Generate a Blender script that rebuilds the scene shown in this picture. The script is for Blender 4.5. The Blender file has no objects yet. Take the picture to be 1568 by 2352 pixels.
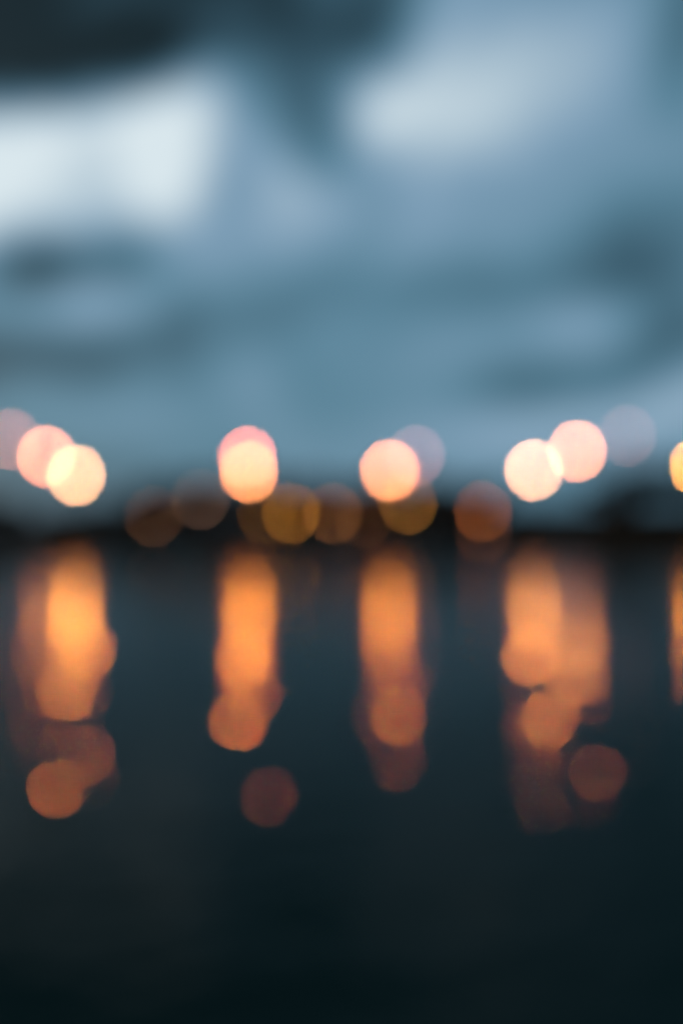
import bpy, bmesh, math, random
import numpy as np
from mathutils import Vector, Matrix

C = bpy.context.scene
COL = C.collection
R = math.radians

# ------------------------------------------------------------------ camera
# a 35 mm lens wide open at f/1.4, focused close by, so that the whole far shore is out of focus
CAM_H = 4.8
PITCH = 0.0
cam_data = bpy.data.cameras.new('camera')
cam = bpy.data.objects.new('camera', cam_data)
COL.objects.link(cam)
cam.location = (0, 0, CAM_H)
cam.rotation_euler = (R(90) + PITCH, 0, 0)
cam_data.sensor_fit = 'VERTICAL'
cam_data.sensor_height = 36
cam_data.sensor_width = 24
cam_data.lens = 35
cam_data.clip_start = 0.05
cam_data.clip_end = 3000
cam_data.dof.use_dof = True
cam_data.dof.focus_distance = 0.405
cam_data.dof.aperture_fstop = 1.4
cam_data.dof.aperture_blades = 0
cam_data.dof.aperture_ratio = 1.05
C.camera = cam

C.view_settings.view_transform = 'Standard'
C.view_settings.look = 'None'
C.view_settings.exposure = 0
C.view_settings.gamma = 1
C.view_settings.use_curve_mapping = False
C.render.engine = 'CYCLES'
C.cycles.use_denoising = True
C.cycles.denoiser = 'OPENIMAGEDENOISE'
C.cycles.denoising_input_passes = 'RGB'
C.cycles.use_adaptive_sampling = False
C.cycles.sample_clamp_indirect = 0
C.cycles.sample_clamp_direct = 0
C.cycles.caustics_reflective = False
C.cycles.max_bounces = 5

SUN_EL, SUN_AZ = R(9), R(-38)          # behind the bright cloud, ahead and to the left


def pix(px, py, Y):
    """Point at depth Y seen at (px, py) of the 1568 x 2352 photograph."""
    k = 682 / 1568
    u = (px * k - 341) / 995.56
    w = (512 - py * k) / 995.56
    d = Vector((u, math.cos(PITCH) - w * math.sin(PITCH), math.sin(PITCH) + w * math.cos(PITCH)))
    d *= Y / d.y
    return Vector((d.x, Y, CAM_H + d.z))


# ------------------------------------------------------------------ sky
W = bpy.data.worlds.new('World')
C.world = W
W.use_nodes = True
nt = W.node_tree
nt.nodes.clear()
N = nt.nodes.new
L = nt.links.new


def math_node(op, a, b=None, c=None):
    n = N('ShaderNodeMath')
    n.operation = op
    for i, v in enumerate((a, b, c)):
        if v is None:
            continue
        if isinstance(v, (int, float)):
            n.inputs[i].default_value = v
        else:
            L(v, n.inputs[i])
    return n.outputs[0]


tc = N('ShaderNodeTexCoord')
sep = N('ShaderNodeSeparateXYZ')
L(tc.outputs['Generated'], sep.inputs[0])
az = math_node('ARCTAN2', sep.outputs[0], sep.outputs[1])
el = math_node('ARCSINE', sep.outputs[2])
com = N('ShaderNodeCombineXYZ')
L(az, com.inputs[0])
L(el, com.inputs[1])
# ragged cloud edges: shift the lookup by a noise
nz = N('ShaderNodeTexNoise')
nz.inputs['Scale'].default_value = 9
nz.inputs['Detail'].default_value = 4
L(tc.outputs['Generated'], nz.inputs['Vector'])
sub = N('ShaderNodeVectorMath')
sub.operation = 'SUBTRACT'
L(nz.outputs['Color'], sub.inputs[0])
sub.inputs[1].default_value = (.5, .5, .5)
sca = N('ShaderNodeVectorMath')
sca.operation = 'MULTIPLY'
L(sub.outputs[0], sca.inputs[0])
sca.inputs[1].default_value = (.07, .04, 0)
wv = N('ShaderNodeVectorMath')
wv.operation = 'ADD'
L(com.outputs[0], wv.inputs[0])
L(sca.outputs[0], wv.inputs[1])
coord = wv.outputs[0]

# cloud banks: (x, y) and half sizes in photograph pixels, tilt in degrees, brightness
BLOBS = [
    (44, -97, 989, 269, -32, -0.46),
    (509, -77, 418, 177, -48, -0.37),
    (123, 179, 375, 115, -13, -0.49),
    (588, 171, 115, 328, 30, -0.32),
    (1584, 118, 115, 192, 18, -0.25),
    (258, -409, 1575, 440, -15, -0.30),
    (104, 373, 640, 255, -42, 0.23),
    (-111, 464, 247, 216, -9, 0.42),
    (228, 300, 441, 115, -17, 0.18),
    (381, 338, 119, 374, 6, 0.19),
    (219, 396, 243, 240, 47, 0.10),
    (1092, 263, 796, 432, -10, 0.10),
    (647, 211, 297, 115, 14, 0.29),
    (977, 110, 413, 115, -56, 0.08),
    (1060, 248, 516, 187, -20, 0.22),
    (379, 442, 605, 115, -22, 0.20),
    (50, 625, 115, 115, -10, -0.47),
    (131, 733, 276, 115, -8, 0.31),
    (-38, 753, 329, 115, 13, -0.40),
    (1085, 627, 297, 211, 2, -0.20),
    (1018, 548, 598, 115, 6, 0.15),
    (1367, 789, 179, 115, -20, 0.28),
    (1458, 608, 232, 151, 0, -0.31),
    (1387, 837, 329, 115, -11, -0.40),
    (684, 662, 319, 115, -45, 0.15),
    (1509, 935, 636, 115, -10, 0.23),
    (1203, 983, 871, 115, -4, 0.05),
    (-45, 829, 477, 164, 16, 0.19),
    (-233, 1132, 497, 115, -11, -0.15),
    (683, 603, 366, 142, -43, -0.48),
    (-247, 915, 311, 115, -16, -0.26),
    (288, 160, 228, 115, -14, -0.40),
    (521, 72, 298, 172, -40, -0.07),
    (844, 58, 174, 132, -76, -0.43),
    (1346, -174, 212, 213, 56, -0.13),
    (262, 265, 279, 115, 49, 0.08),
    (659, 325, 276, 115, -46, -0.03),
    (724, 172, 193, 115, 81, -0.31),
    (1206, 300, 771, 382, 6, 0.07),
    (188, 624, 202, 115, -8, -0.33),
    (507, 258, 115, 227, -114, 0.33),
    (674, 256, 115, 214, -56, -0.50),
    (120, 730, 268, 115, -7, 0.36),
    (509, 711, 115, 372, -24, 0.13),
    (666, 565, 231, 132, -37, 0.41),
    (1187, 775, 333, 115, 6, 0.18),
    (118, 796, 174, 429, 82, -0.29),
    (430, 1172, 602, 115, 0, -0.12),
    (830, 801, 552, 115, 28, 0.03),
    (1490, 1174, 115, 156, 42, -0.08),
]
total = None
k = 682 / 1568 / 995.56
HZ = 512 / (682 / 1568)
for bx, by, sx, sy, rot, amp in BLOBS:
    m = N('ShaderNodeMapping')
    m.vector_type = 'TEXTURE'
    m.inputs['Location'].default_value = (math.atan((bx - 784) * k), math.atan((HZ - by) * k), 0)
    m.inputs['Rotation'].default_value = (0, 0, R(-rot))
    m.inputs['Scale'].default_value = (sx * k * 1.25, sy * k * 1.25, 1)
    L(coord, m.inputs['Vector'])
    g = N('ShaderNodeTexGradient')
    g.gradient_type = 'SPHERICAL'
    L(m.outputs[0], g.inputs[0])
    sm = N('ShaderNodeMapRange')
    sm.interpolation_type = 'SMOOTHSTEP'
    L(g.outputs['Fac'], sm.inputs['Value'])
    sm.inputs['To Max'].default_value = amp
    sm.inputs['To Min'].default_value = 0
    total = sm.outputs[0] if total is None else math_node('ADD', total, sm.outputs[0])
n2 = N('ShaderNodeTexNoise')
n2.inputs['Scale'].default_value = 5
n2.inputs['Detail'].default_value = 5
n2.inputs['Distortion'].default_value = .3
mp = N('ShaderNodeMapping')
mp.inputs['Scale'].default_value = (1, 1, 2.6)
L(tc.outputs['Generated'], mp.inputs[0])
L(mp.outputs[0], n2.inputs['Vector'])
fb = math_node('MULTIPLY_ADD', n2.outputs['Fac'], .22, -.11)
# the break in the cloud deck that the camera looks at; sky out of view is darkened so the water reflects less
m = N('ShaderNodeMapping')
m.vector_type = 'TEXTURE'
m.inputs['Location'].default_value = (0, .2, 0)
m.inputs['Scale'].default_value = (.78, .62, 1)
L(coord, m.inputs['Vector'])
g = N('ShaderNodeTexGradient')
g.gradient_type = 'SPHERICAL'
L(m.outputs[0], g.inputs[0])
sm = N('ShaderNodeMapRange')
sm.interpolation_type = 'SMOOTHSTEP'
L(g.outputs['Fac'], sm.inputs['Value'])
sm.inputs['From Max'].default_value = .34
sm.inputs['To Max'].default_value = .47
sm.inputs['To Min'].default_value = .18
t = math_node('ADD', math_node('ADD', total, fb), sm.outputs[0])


def lin(r, g, b):
    f = lambda c: ((c / 255 + .055) / 1.055) ** 2.4 if c > 10 else c / 255 / 12.92
    return (f(r), f(g), f(b), 1)


ramp = N('ShaderNodeValToRGB')
cr = ramp.color_ramp
cr.elements[0].position = 0
cr.elements[0].color = lin(18, 36, 43)
cr.elements[1].position = 1
cr.elements[1].color = lin(220, 234, 240)
for p, c in ((.25, (55, 88, 105)), (.48, (92, 134, 156)), (.66, (128, 161, 186)), (.84, (178, 200, 214))):
    e = cr.elements.new(p)
    e.color = lin(*c)
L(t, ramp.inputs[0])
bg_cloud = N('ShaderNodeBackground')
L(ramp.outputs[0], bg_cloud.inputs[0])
sky = N('ShaderNodeTexSky')
sky.sky_type = 'NISHITA'
sky.sun_disc = False
sky.sun_elevation = SUN_EL
sky.sun_rotation = SUN_AZ
bg_sky = N('ShaderNodeBackground')
L(sky.outputs[0], bg_sky.inputs[0])
bg_sky.inputs[1].default_value = .05
mix = N('ShaderNodeMixShader')
mix.inputs[0].default_value = .96        # nearly closed cloud deck
L(bg_sky.outputs[0], mix.inputs[1])
L(bg_cloud.outputs[0], mix.inputs[2])
out = N('ShaderNodeOutputWorld')
L(mix.outputs[0], out.inputs[0])

sun_data = bpy.data.lights.new('sun', 'SUN')
sun_data.energy = .03
sun_data.angle = R(30)
sun_data.color = (1, .93, .85)
sun = bpy.data.objects.new('sun', sun_data)
COL.objects.link(sun)
sd = Vector((math.sin(SUN_AZ) * math.cos(SUN_EL), math.cos(SUN_AZ) * math.cos(SUN_EL), math.sin(SUN_EL)))
sun.rotation_euler = sd.to_track_quat('Z', 'Y').to_euler()


# ------------------------------------------------------------------ helpers
def principled(name, col, rough=.7, metal=0, noise=0, scale=3.0):
    m = bpy.data.materials.new(name)
    m.use_nodes = True
    b = m.node_tree.nodes['Principled BSDF']
    b.inputs['Base Color'].default_value = (*col, 1)
    b.inputs['Roughness'].default_value = rough
    b.inputs['Metallic'].default_value = metal
    if noise:
        tn = m.node_tree.nodes.new('ShaderNodeTexNoise')
        tn.inputs['Scale'].default_value = scale
        tn.inputs['Detail'].default_value = 6
        co = m.node_tree.nodes.new('ShaderNodeTexCoord')
        m.node_tree.links.new(co.outputs['Object'], tn.inputs['Vector'])
        r = m.node_tree.nodes.new('ShaderNodeValToRGB')
        r.color_ramp.elements[0].position = .3
        r.color_ramp.elements[1].position = .7
        r.color_ramp.elements[0].color = (*[c * (1 - noise) for c in col], 1)
        r.color_ramp.elements[1].color = (*[min(1, c * (1 + noise)) for c in col], 1)
        m.node_tree.links.new(tn.outputs['Fac'], r.inputs[0])
        m.node_tree.links.new(r.outputs[0], b.inputs['Base Color'])
    return m


M_METAL = principled('painted_metal', (.03, .034, .036), .45, .4, .3, 8)
M_STONE = principled('quay_stone', (.05, .05, .048), .85, 0, .4, 1.5)
M_SOIL = principled('bank_turf', (.014, .019, .010), .95, 0, .5, .6)
M_BARK = principled('bark', (.06, .045, .032), .9, 0, .4, 6)
M_LEAF = [principled('foliage_dark', (.016, .024, .011), .75, 0, .4, 2), principled('foliage_mid', (.020, .029, .013), .75, 0, .4, 2)]
M_HILL = principled('far_wood', (.025, .035, .02), .95, 0, .4, .1)


def glow(name, rgb):
    m = bpy.data.materials.new(name)
    m.use_nodes = True
    b = m.node_tree.nodes['Principled BSDF']
    s = max(rgb)
    b.inputs['Base Color'].default_value = (.8, .8, .8, 1)
    b.inputs['Emission Color'].default_value = (*[c / s for c in rgb], 1)
    b.inputs['Emission Strength'].default_value = s
    return m


def tag(o, label=None, cat=None, group=None, kind=None):
    for key, v in (('label', label), ('category', cat), ('group', group), ('kind', kind)):
        if v:
            o[key] = v
    return o


def link(name, mesh, parent=None):
    o = bpy.data.objects.new(name, mesh)
    COL.objects.link(o)
    o.parent = parent
    return o


def empty(name, loc):
    o = bpy.data.objects.new(name, None)
    COL.objects.link(o)
    o.location = loc
    return o


def lathe(name, prof, mat, seg=16):
    """Surface of revolution from (radius, z) pairs."""
    bm = bmesh.new()
    rings = []
    for r, z in prof:
        if r < 1e-5:
            rings.append([bm.verts.new((0, 0, z))])
        else:
            rings.append([bm.verts.new((r * math.cos(a * 2 * math.pi / seg), r * math.sin(a * 2 * math.pi / seg), z)) for a in range(seg)])
    for a, b in zip(rings, rings[1:]):
        for i in range(seg):
            j = (i + 1) % seg
            if len(a) == 1 and len(b) == 1:
                continue
            if len(a) == 1:
                bm.faces.new((a[0], b[i], b[j]))
            elif len(b) == 1:
                bm.faces.new((a[i], a[j], b[0]))
            else:
                bm.faces.new((a[i], a[j], b[j], b[i]))
    if len(rings[0]) > 1:
        bm.faces.new(rings[0][::-1])
    if len(rings[-1]) > 1:
        bm.faces.new(rings[-1])
    bmesh.ops.recalc_face_normals(bm, faces=bm.faces)
    me = bpy.data.meshes.new(name)
    bm.to_mesh(me)
    bm.free()
    for p in me.polygons:
        p.use_smooth = True
    me.materials.append(mat)
    return me


def from_np(name, verts, faces, mat, smooth=True):
    me = bpy.data.meshes.new(name)
    nv, nf = len(verts), len(faces)
    me.vertices.add(nv)
    me.vertices.foreach_set('co', np.asarray(verts, dtype=np.float32).ravel())
    fl = np.asarray(faces, dtype=np.int32)
    me.loops.add(fl.size)
    me.loops.foreach_set('vertex_index', fl.ravel())
    me.polygons.add(nf)
    me.polygons.foreach_set('loop_start', np.arange(nf, dtype=np.int32) * fl.shape[1])
    me.polygons.foreach_set('use_smooth', np.full(nf, smooth))
    me.materials.append(mat)
    me.update(calc_edges=True)
    me.validate()
    return me


def grid_faces(nr, nc):
    i = np.arange((nr - 1) * (nc - 1))
    r, c = i // (nc - 1), i % (nc - 1)
    a = r * nc + c
    return np.stack([a, a + 1, a + nc + 1, a + nc], 1)


# where the bright lamps of the far bank hang: photograph pixel, depth, glow of the globe, strength of the spot added for its water streak, label
LAMPS = [
    (25, 1010, 132, (.24, .08, .05), 0, 'dim dusty pink street lamp cut by the left edge, uppermost of three'),
    (106, 1049, 129, (1.05, .31, .15), 1.7, 'bright pink street lamp, middle of the descending three on the left'),
    (175, 1093, 126, (1.10, .50, .23), 4.8, 'pale yellow street lamp, lowest of the descending three on the left'),
    (567, 1051, 129, (.90, .20, .10), 1.0, 'upper pink lamp of the vertical overlapping pair left of centre'),
    (571, 1085, 126, (1.05, .30, .09), 4.2, 'lower orange pink lamp of the vertical overlapping pair left of centre'),
    (893, 1081, 126, (1.00, .30, .10), 4.2, 'bright pink street lamp right of centre, left of two nearly merged'),
    (900, 1083, 128, (.45, .09, .04), 0, 'weaker rose lamp almost hidden behind the bright pink lamp right of centre'),
    (955, 1048, 133, (.15, .06, .06), 0, 'faint mauve lamp above and right of the bright pink centre lamp'),
    (1225, 1081, 126, (1.15, .50, .26), 4.2, 'cream street lamp, lowest of the rising three on the right'),
    (1325, 1037, 129, (1.10, .36, .16), 1.5, 'bright peach street lamp, middle of the rising three on the right'),
    (1440, 1002, 133, (.085, .035, .03), 0, 'faint grey street lamp, highest of the rising three on the right'),
    (1605, 1073, 126, (1.25, .48, .06), 3.4, 'yellow orange street lamp cut by the right edge'),
]


# ------------------------------------------------------------------ water
# smooth wavelets added and tilted to make lamp glints: photograph pixel, lamp, half width and half length in metres
GLINT_WAVELETS = [
    (200, 1738, 2, .29, .64), (128, 1814, 2, .30, .68), (95, 1742, 1, .15, .40), (285, 1745, 2, .05, .20), (60, 1600, 1, .12, .5), (40, 1722, 1, .10, .35), (205, 1490, 2, .50, 1.8), (150, 1590, 2, .30, 1.0),
    (545, 1660, 4, .28, .9), (562, 1525, 4, .34, 1.3), (580, 1600, 4, .17, .7), (500, 1690, 4, .09, .35), (640, 1690, 4, .06, .25), (620, 1830, 4, .18, .50),
    (915, 1648, 5, .25, .8), (915, 1752, 5, .17, .50), (930, 1570, 5, .14, .6), (1010, 1500, 5, .06, .5), (830, 1750, 5, .05, .25),
    (1212, 1512, 8, .42, 1.6), (1262, 1652, 8, .28, .85), (1372, 1776, 9, .23, .65), (1160, 1745, 8, .12, .40), (1340, 1560, 9, .26, 1.1), (1325, 1715, 9, .10, .34), (1385, 1600, 9, .10, .45), (1345, 1480, 9, .22, 1.1), (1120, 1590, 8, .05, .3), (1130, 1800, 8, .05, .2), (1290, 1590, 8, .14, .5),
]
QUAY_Y = 120.0
WATER_SEED = 7
SLOPE = .050


def build_water():
    nr, nc = 900, 720
    ys = np.concatenate([[-40, -20, -8, -3, 0, .8], np.geomspace(3, 9, 120)[:-1], np.geomspace(9, 42, 560)[:-1], np.geomspace(42, QUAY_Y + .5, nr - 6 - 678)])
    s = np.linspace(-1, 1, nc)
    s = np.sign(s) * (np.abs(s) * .55 + np.abs(s) ** 4 * .9)
    half = np.maximum(ys, 6) * 1.0 + 12
    X = half[:, None] * s[None, :]
    Y = np.repeat(ys[:, None], nc, 1)
    dy = np.gradient(ys)[:, None]
    dx = np.abs(np.gradient(X, axis=1))
    Z = np.zeros_like(X)
    rng = np.random.default_rng(WATER_SEED)
    n = 90
    lam = np.exp(rng.uniform(math.log(.12), math.log(2.4), n))
    th = rng.normal(math.radians(100), math.radians(42), n)     # mostly running across the view towards the camera
    ph = rng.uniform(0, 2 * math.pi, n)
    w = (lam / .6) ** -.15
    for l, a, p, q in zip(lam, th, ph, w):
        kx, ky = 2 * math.pi / l * math.cos(a), 2 * math.pi / l * math.sin(a)
        amp = q * SLOPE * math.sqrt(2 / n) * l / (2 * math.pi)
        fade = np.clip((l / (np.maximum(dy * abs(math.sin(a)), dx * abs(math.cos(a))) + 1e-6) - 2.5) / 2.5, 0, 1)
        Z += amp * fade * np.sin(kx * X + ky * Y + p)
    eye = np.array([0, 0, CAM_H])
    calm = np.ones_like(Z)
    pos, want, size = [], [], []
    for px, py, li, sx, sy in GLINT_WAVELETS:
        q = pix(px, py, 1.0) - Vector(eye)
        P = eye + np.array(q) * (-CAM_H / q.z)
        lp = np.array(pix(*LAMPS[li][:3]))
        a, c = lp - P, eye - P
        hv = a / np.linalg.norm(a) + c / np.linalg.norm(c)
        pos.append(P[:2])
        want += [-hv[0] / hv[2], -hv[1] / hv[2]]
        size.append((sx, sy))
    # neighbouring wavelets overlap: solve for the tilts that leave every centre with its own slope
    nw = len(pos)
    A = np.zeros((2 * nw, 2 * nw))
    for i in range(nw):
        for j in range(nw):
            rx, ry = pos[i] - pos[j]
            sx, sy = size[j]
            e = math.exp(-.5 * ((rx / sx) ** 2 + (ry / sy) ** 2))
            A[2 * i, 2 * j:2 * j + 2] = e * (1 - rx * rx / sx ** 2), e * (-ry * rx / sx ** 2)
            A[2 * i + 1, 2 * j:2 * j + 2] = e * (-rx * ry / sy ** 2), e * (1 - ry * ry / sy ** 2)
    tilt = np.linalg.lstsq(A, np.array(want), rcond=1e-3)[0]
    lift = np.zeros_like(Z)
    for j in range(nw):
        rx, ry = X - pos[j][0], Y - pos[j][1]
        r2 = (rx / size[j][0]) ** 2 + (ry / size[j][1]) ** 2
        calm *= 1 - np.exp(-(r2 / 2.2) ** 2)
        lift += np.exp(-.5 * r2) * (1.012 * (tilt[2 * j] * rx + tilt[2 * j + 1] * ry) - .002 * (rx * rx / size[j][0] + ry * ry / size[j][1]))
    Z = Z * calm + lift
    V = np.stack([X, Y, Z], 2).reshape(-1, 3)
    m = bpy.data.materials.new('harbour_water')
    m.use_nodes = True
    t_ = m.node_tree
    b = t_.nodes['Principled BSDF']
    b.inputs['Base Color'].default_value = (.042, .072, .062, 1)
    b.inputs['IOR'].default_value = 1.055
    # distant ripples are too fine for the mesh: there the roughness stands in for them
    geo = t_.nodes.new('ShaderNodeNewGeometry')
    sp = t_.nodes.new('ShaderNodeSeparateXYZ')
    t_.links.new(geo.outputs['Position'], sp.inputs[0])
    mr = t_.nodes.new('ShaderNodeMapRange')
    t_.links.new(sp.outputs[1], mr.inputs[0])
    mr.inputs['From Min'].default_value = 20
    mr.inputs['From Max'].default_value = 60
    mr.inputs['To Min'].default_value = .03
    mr.inputs['To Max'].default_value = .17
    t_.links.new(mr.outputs[0], b.inputs['Roughness'])
    o = link('water', from_np('water', V, grid_faces(nr, nc), m))
    o['kind'] = 'structure'


build_water()


# ------------------------------------------------------------------ far bank
def ground(x, y):
    """Height of the far bank: a flat quay with rising ground at both ends."""
    right = max(0, min(1, (x - 20) / 22))
    left = max(0, min(1, (-x - 26) / 22))
    s = lambda v: v * v * (3 - 2 * v)
    back = max(0, min(1, (y - QUAY_Y - 4) / 12))
    return .62 + s(back) * (5.0 * s(right) + 2.6 * s(left)) + max(0, y - 160) * .01


gx = np.linspace(-140, 140, 141)
gy = np.concatenate([[QUAY_Y + .9], np.linspace(QUAY_Y + 1.5, 240, 50)])
gv = np.array([[(x, y, ground(x, y) - (.004 if i else .004)) for x in gx] for i, y in enumerate(gy)]).reshape(-1, 3)
tag(link('ground', from_np('ground', gv, grid_faces(len(gy), len(gx)), M_SOIL)), kind='structure')

hx = np.linspace(-420, 420, 170)
hy = np.linspace(0, 1, 8)
hv = []
rng = random.Random(4)
ph = [rng.uniform(0, 6.28) for _ in range(6)]
for f in hy:
    for x in hx:
        top = 3.6 + 1.1 * math.sin(x / 37 + ph[0]) + .7 * math.sin(x / 17 + ph[1]) + .4 * math.sin(x / 7 + ph[2])
        hv.append((x, 236 + 90 * f, 1.0 + top * math.sin(f * math.pi * .5)))
tag(link('hills', from_np('hills', hv, grid_faces(len(hy), len(hx)), M_HILL)), kind='structure')


def box(bm, x0, x1, y0, y1, z0, z1):
    v = [bm.verts.new(p) for p in ((x0, y0, z0), (x1, y0, z0), (x1, y1, z0), (x0, y1, z0), (x0, y0, z1), (x1, y0, z1), (x1, y1, z1), (x0, y1, z1))]
    for f in ((3, 2, 1, 0), (4, 5, 6, 7), (0, 1, 5, 4), (1, 2, 6, 5), (2, 3, 7, 6), (3, 0, 4, 7)):
        bm.faces.new([v[i] for i in f])


def mesh_of(name, bm, mat):
    me = bpy.data.meshes.new(name)
    bm.to_mesh(me)
    bm.free()
    me.materials.append(mat)
    return me


wall = empty('quay_wall', (0, QUAY_Y, 0))
tag(wall, 'long low dark quay wall along the far waterline', 'wall')
bm = bmesh.new()
box(bm, -140, 140, 0, .9, -1.5, .50)
link('wall_face', mesh_of('wall_face', bm, M_STONE), wall)
bm = bmesh.new()
box(bm, -140, 140, -.08, 1.0, 0.502, .66)
link('coping', mesh_of('coping', bm, M_STONE), wall)


# ------------------------------------------------------------------ trees
def crown_mesh(seed, n, mat, squat):
    r = np.random.default_rng(seed)
    lobes = [(0, 0, .0, .70)] * 3 + [(*(r.normal(0, .36, 3) * (1, 1, squat)), r.uniform(.34, .55)) for _ in range(9)]
    V, F = [], []
    for i in range(n):
        lx, ly, lz, lr = lobes[r.integers(len(lobes))]
        d = r.normal(0, 1, 3)
        d /= np.linalg.norm(d)
        p = np.array([lx, ly, lz]) + d * lr * r.uniform(.55, 1.0) * (1, 1, squat)
        a = r.normal(0, 1, 3)
        a /= np.linalg.norm(a)
        b = np.cross(a, d)
        b /= np.linalg.norm(b) + 1e-6
        s = r.uniform(.12, .20)
        k0 = len(V)
        V += [p - a * s, p - b * s * .6, p + a * s, p + b * s * .6]
        F.append((k0, k0 + 1, k0 + 2, k0 + 3))
    V = np.array(V)
    V /= np.abs(V).max(0)                       # unit box, so that a tree's crown size is its scale
    return from_np('crown', V, F, mat, False)


def trunk_mesh(seed):
    r = random.Random(seed)
    bm = bmesh.new()

    def limb(p, d, ln, r0, r1, seg=7):
        z = d.normalized()
        x = z.orthogonal().normalized()
        y = z.cross(x)
        rings = []
        for q in range(4):
            c = p + z * ln * q / 3 + x * .03 * math.sin(q * 2.1) * ln
            rr = r0 + (r1 - r0) * q / 3
            rings.append([bm.verts.new(c + (x * math.cos(k * 6.2832 / seg) + y * math.sin(k * 6.2832 / seg)) * rr) for k in range(seg)])
        for a, b in zip(rings, rings[1:]):
            for k in range(seg):
                bm.faces.new((a[k], a[(k + 1) % seg], b[(k + 1) % seg], b[k]))
        bm.faces.new(rings[-1])

    limb(Vector((0, 0, -.05)), Vector((.03, .02, 1)), .62, .035, .022)
    for q in range(6):
        a = q * 1.05 + r.uniform(-.3, .3)
        limb(Vector((.01, .01, .34 + .04 * q)), Vector((math.cos(a), math.sin(a), r.uniform(.7, 1.3))), r.uniform(.22, .34), .014, .005, 6)
    return mesh_of('trunk', bm, M_BARK)


CROWNS = [crown_mesh(11, 900, M_LEAF[0], .8), crown_mesh(12, 900, M_LEAF[1], .9), crown_mesh(13, 800, M_LEAF[0], 1.0)]
TRUNKS = [trunk_mesh(1), trunk_mesh(2)]


def tree(px, top, Y, halfw, kind, label, cat='tree', name='broadleaf_tree', group='dark trees along the far bank'):
    p = pix(px, top, Y)
    z0 = ground(p.x, Y)
    h = p.z - z0
    t_ = empty(name, (p.x, Y, z0))
    tag(t_, label, cat, group)
    tr = link('trunk', TRUNKS[kind % 2], t_)
    tr.scale = (h, h, h)
    cw = link('crown', CROWNS[kind % 3], t_)
    ch = h * (.40 if cat == 'tree' else .48)
    cw.location = (0, 0, h - ch)
    cw.scale = (halfw, halfw, ch)
    cw.rotation_euler = (0, 0, kind * 1.7)


TREES = [
    (20, 1142, 136, 4.0, 0, 'low dark bushy tree at the far left end of the bank'),
    (150, 1158, 134, 3.8, 1, 'low dark tree below the pale yellow lamp on the left'),
    (255, 1146, 138, 3.6, 2, 'low dark tree just right of the left lamp pair'),
    (345, 1100, 140, 4.0, 0, 'dark tree behind the faintest brown lamp left of centre'),
    (430, 1082, 141, 4.4, 1, 'dark tree behind the grey dim lamp left of the pink lamps'),
    (520, 1088, 139, 4.0, 2, 'dark tree close left of the stacked pink lamps'),
    (605, 1080, 142, 4.3, 0, 'dark tree close right of the stacked pink lamps'),
    (690, 1086, 140, 4.1, 1, 'dark tree behind the brighter low amber lamp at centre'),
    (775, 1094, 141, 4.0, 2, 'dark tree behind the dimmer low amber lamp at centre'),
    (860, 1086, 139, 4.3, 0, 'dark tree close left of the centre right pink lamp'),
    (950, 1088, 141, 4.0, 1, 'dark tree behind the olive amber lamp right of centre'),
    (1035, 1094, 140, 3.9, 2, 'dark tree in the gap left of the rusty brown lamp'),
    (1115, 1102, 141, 3.8, 0, 'dark tree behind the rusty brown lamp right of centre'),
    (1190, 1154, 137, 3.1, 1, 'short dark tree below the cream lamp on the right'),
    (1285, 1166, 136, 3.1, 2, 'lowest dark tree in the dip between the right lamps'),
    (1385, 1100, 138, 3.8, 0, 'tall dark tree on the edge of the right hand rise'),
    (1455, 1062, 140, 4.4, 1, 'tallest dark tree under the faint grey lamp on the right'),
    (1540, 1058, 139, 4.5, 2, 'tall dark tree under the lamp cut by the right edge'),
    (1420, 1122, 134, 3.6, 1, 'rounded dark tree at the foot of the right hand rise'),
    (1500, 1100, 135, 3.8, 2, 'dark tree filling the right hand rise between two taller ones'),
    (1585, 1096, 135, 3.8, 0, 'dark tree on the right hand rise next to the right edge'),
    (1640, 1062, 142, 4.7, 0, 'tall dark tree beyond the right edge of the bank'),
    (-90, 1136, 139, 4.5, 1, 'low dark tree beyond the left edge of the bank'),
]
for a in TREES:
    tree(*a)
# undergrowth closing the foot of the tree line
for i in range(30):
    px = -60 + i * 58
    low = 1196 if px < 300 or 1170 < px < 1340 else (1180 if px < 1350 else 1160)
    tree(px, low + (i * 37 % 17) - 8, 130 + (i * 13 % 7) * .5, 2.4 + (i * 7 % 5) * .15, i, 'dark rounded shrub in the hedge under the far trees', 'shrub', 'shrub', 'shrubs under the far trees')


# ------------------------------------------------------------------ lamps
GLOBE = .36
DISC = (63.0 / (2 * GLOBE / (127 / 995.56))) ** 2      # a globe's light is spread over the blur disc
GLOBE_ME = {}


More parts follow.
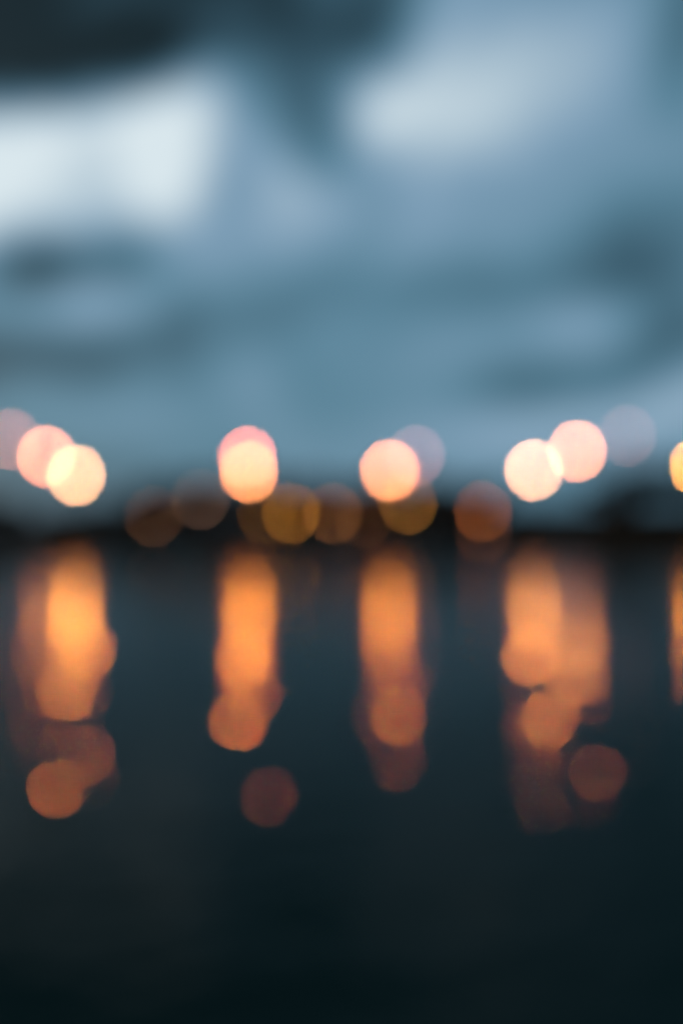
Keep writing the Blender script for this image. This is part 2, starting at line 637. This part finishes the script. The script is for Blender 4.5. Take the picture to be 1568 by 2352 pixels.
def lamp(px, py, Y, rgb, streak_gain, label, name='street_lamp', group='street lamps on the far bank', r=GLOBE):
    p = pix(px, py, Y)
    z0 = ground(p.x, Y)
    h = p.z - z0
    t_ = empty(name, (p.x, Y, z0))
    tag(t_, label, 'street lamp' if name == 'street_lamp' else 'lamp', group)
    pr = .085 if name == 'street_lamp' else .06
    bh = min(.8, .28 * h)                     # short lamps stand on a shorter plinth
    link('base', lathe('base', [(pr * 2.6, -.05), (pr * 2.6, bh * .22), (pr * 2.0, bh * .33), (pr * 1.7, bh * .88), (pr * 1.25, bh)], M_METAL, 12), t_)
    top = max(h - r - .10, bh + .06)
    link('pole', lathe('pole', [(pr * 1.1, bh - .01), (pr, bh + .03), (pr * .7, top)], M_METAL, 12), t_)
    link('collar', lathe('collar', [(pr * .8, top + .002), (pr * 2.0, top + .03), (pr * 2.2, top + .07), (pr * 1.4, top + .10)], M_METAL, 14), t_)
    f = (GLOBE / r) ** 2 * DISC * (Y / 127) ** 2
    key = tuple(round(c * f, 4) for c in rgb)
    link('globe', lathe('globe', [(r * math.sin(q * math.pi / 12), h - r * math.cos(q * math.pi / 12)) for q in range(13)], glow('lamp_glow', key), 20), t_)
    if streak_gain:                                  # added spot, unseen by the camera, brightens the streak on the water
        ld = bpy.data.lights.new('streak_spot', 'SPOT')
        ld.shadow_soft_size = .30
        ld.spot_size = R(70)
        ld.spot_blend = .5
        ld.color = (1, .255, .008)
        ld.energy = streak_gain * DISC * 4 * math.pi ** 2 * .09 * (GLOBE / .30) ** 2
        lo = link('streak_spot', ld, t_)
        lo.location = (0, -r - .34, h - .05)
        lo.rotation_euler = (R(84), 0, R(180))
    link('finial', lathe('finial', [(.07, h + r - .02), (.075, h + r + .02), (.03, h + r + .06), (0, h + r + .12)], M_METAL, 10), t_)


for a in LAMPS:
    lamp(*a)
PATH = [
    (352, 1188, 125, (.028, .012, .005), 0, 'faintest dark brown path lamp, leftmost of the low lamps'),
    (460, 1148, 125, (.034, .018, .011), 0, 'faint grey brown path lamp left of the vertical pink pair'),
    (612, 1182, 126, (.035, .014, .002), 0, 'dim brown path lamp at the left side of the brightest low amber lamp'),
    (668, 1180, 124, (.110, .040, .004), 0, 'brightest low amber path lamp, right below the vertical pink pair'),
    (765, 1180, 125, (.060, .022, .006), 0, 'dull amber path lamp at centre, right of the brightest low one'),
    (835, 1190, 126, (.022, .008, .003), 0, 'very dim brown path lamp below left of the bright pink lamp'),
    (937, 1158, 124, (.095, .038, .005), 0, 'olive amber path lamp below the bright pink lamp right of centre'),
    (1108, 1175, 124, (.085, .022, .004), 0, 'rusty brown path lamp between the bright pink and the cream lamps'),
    (1110, 1226, 123, (.018, .006, .003), 0, 'faintest brown path lamp just below the rusty brown one, by the waterline'),
]
for a in PATH:
    lamp(*a, name='path_lamp', group='low path lamps on the far quay', r=.26)
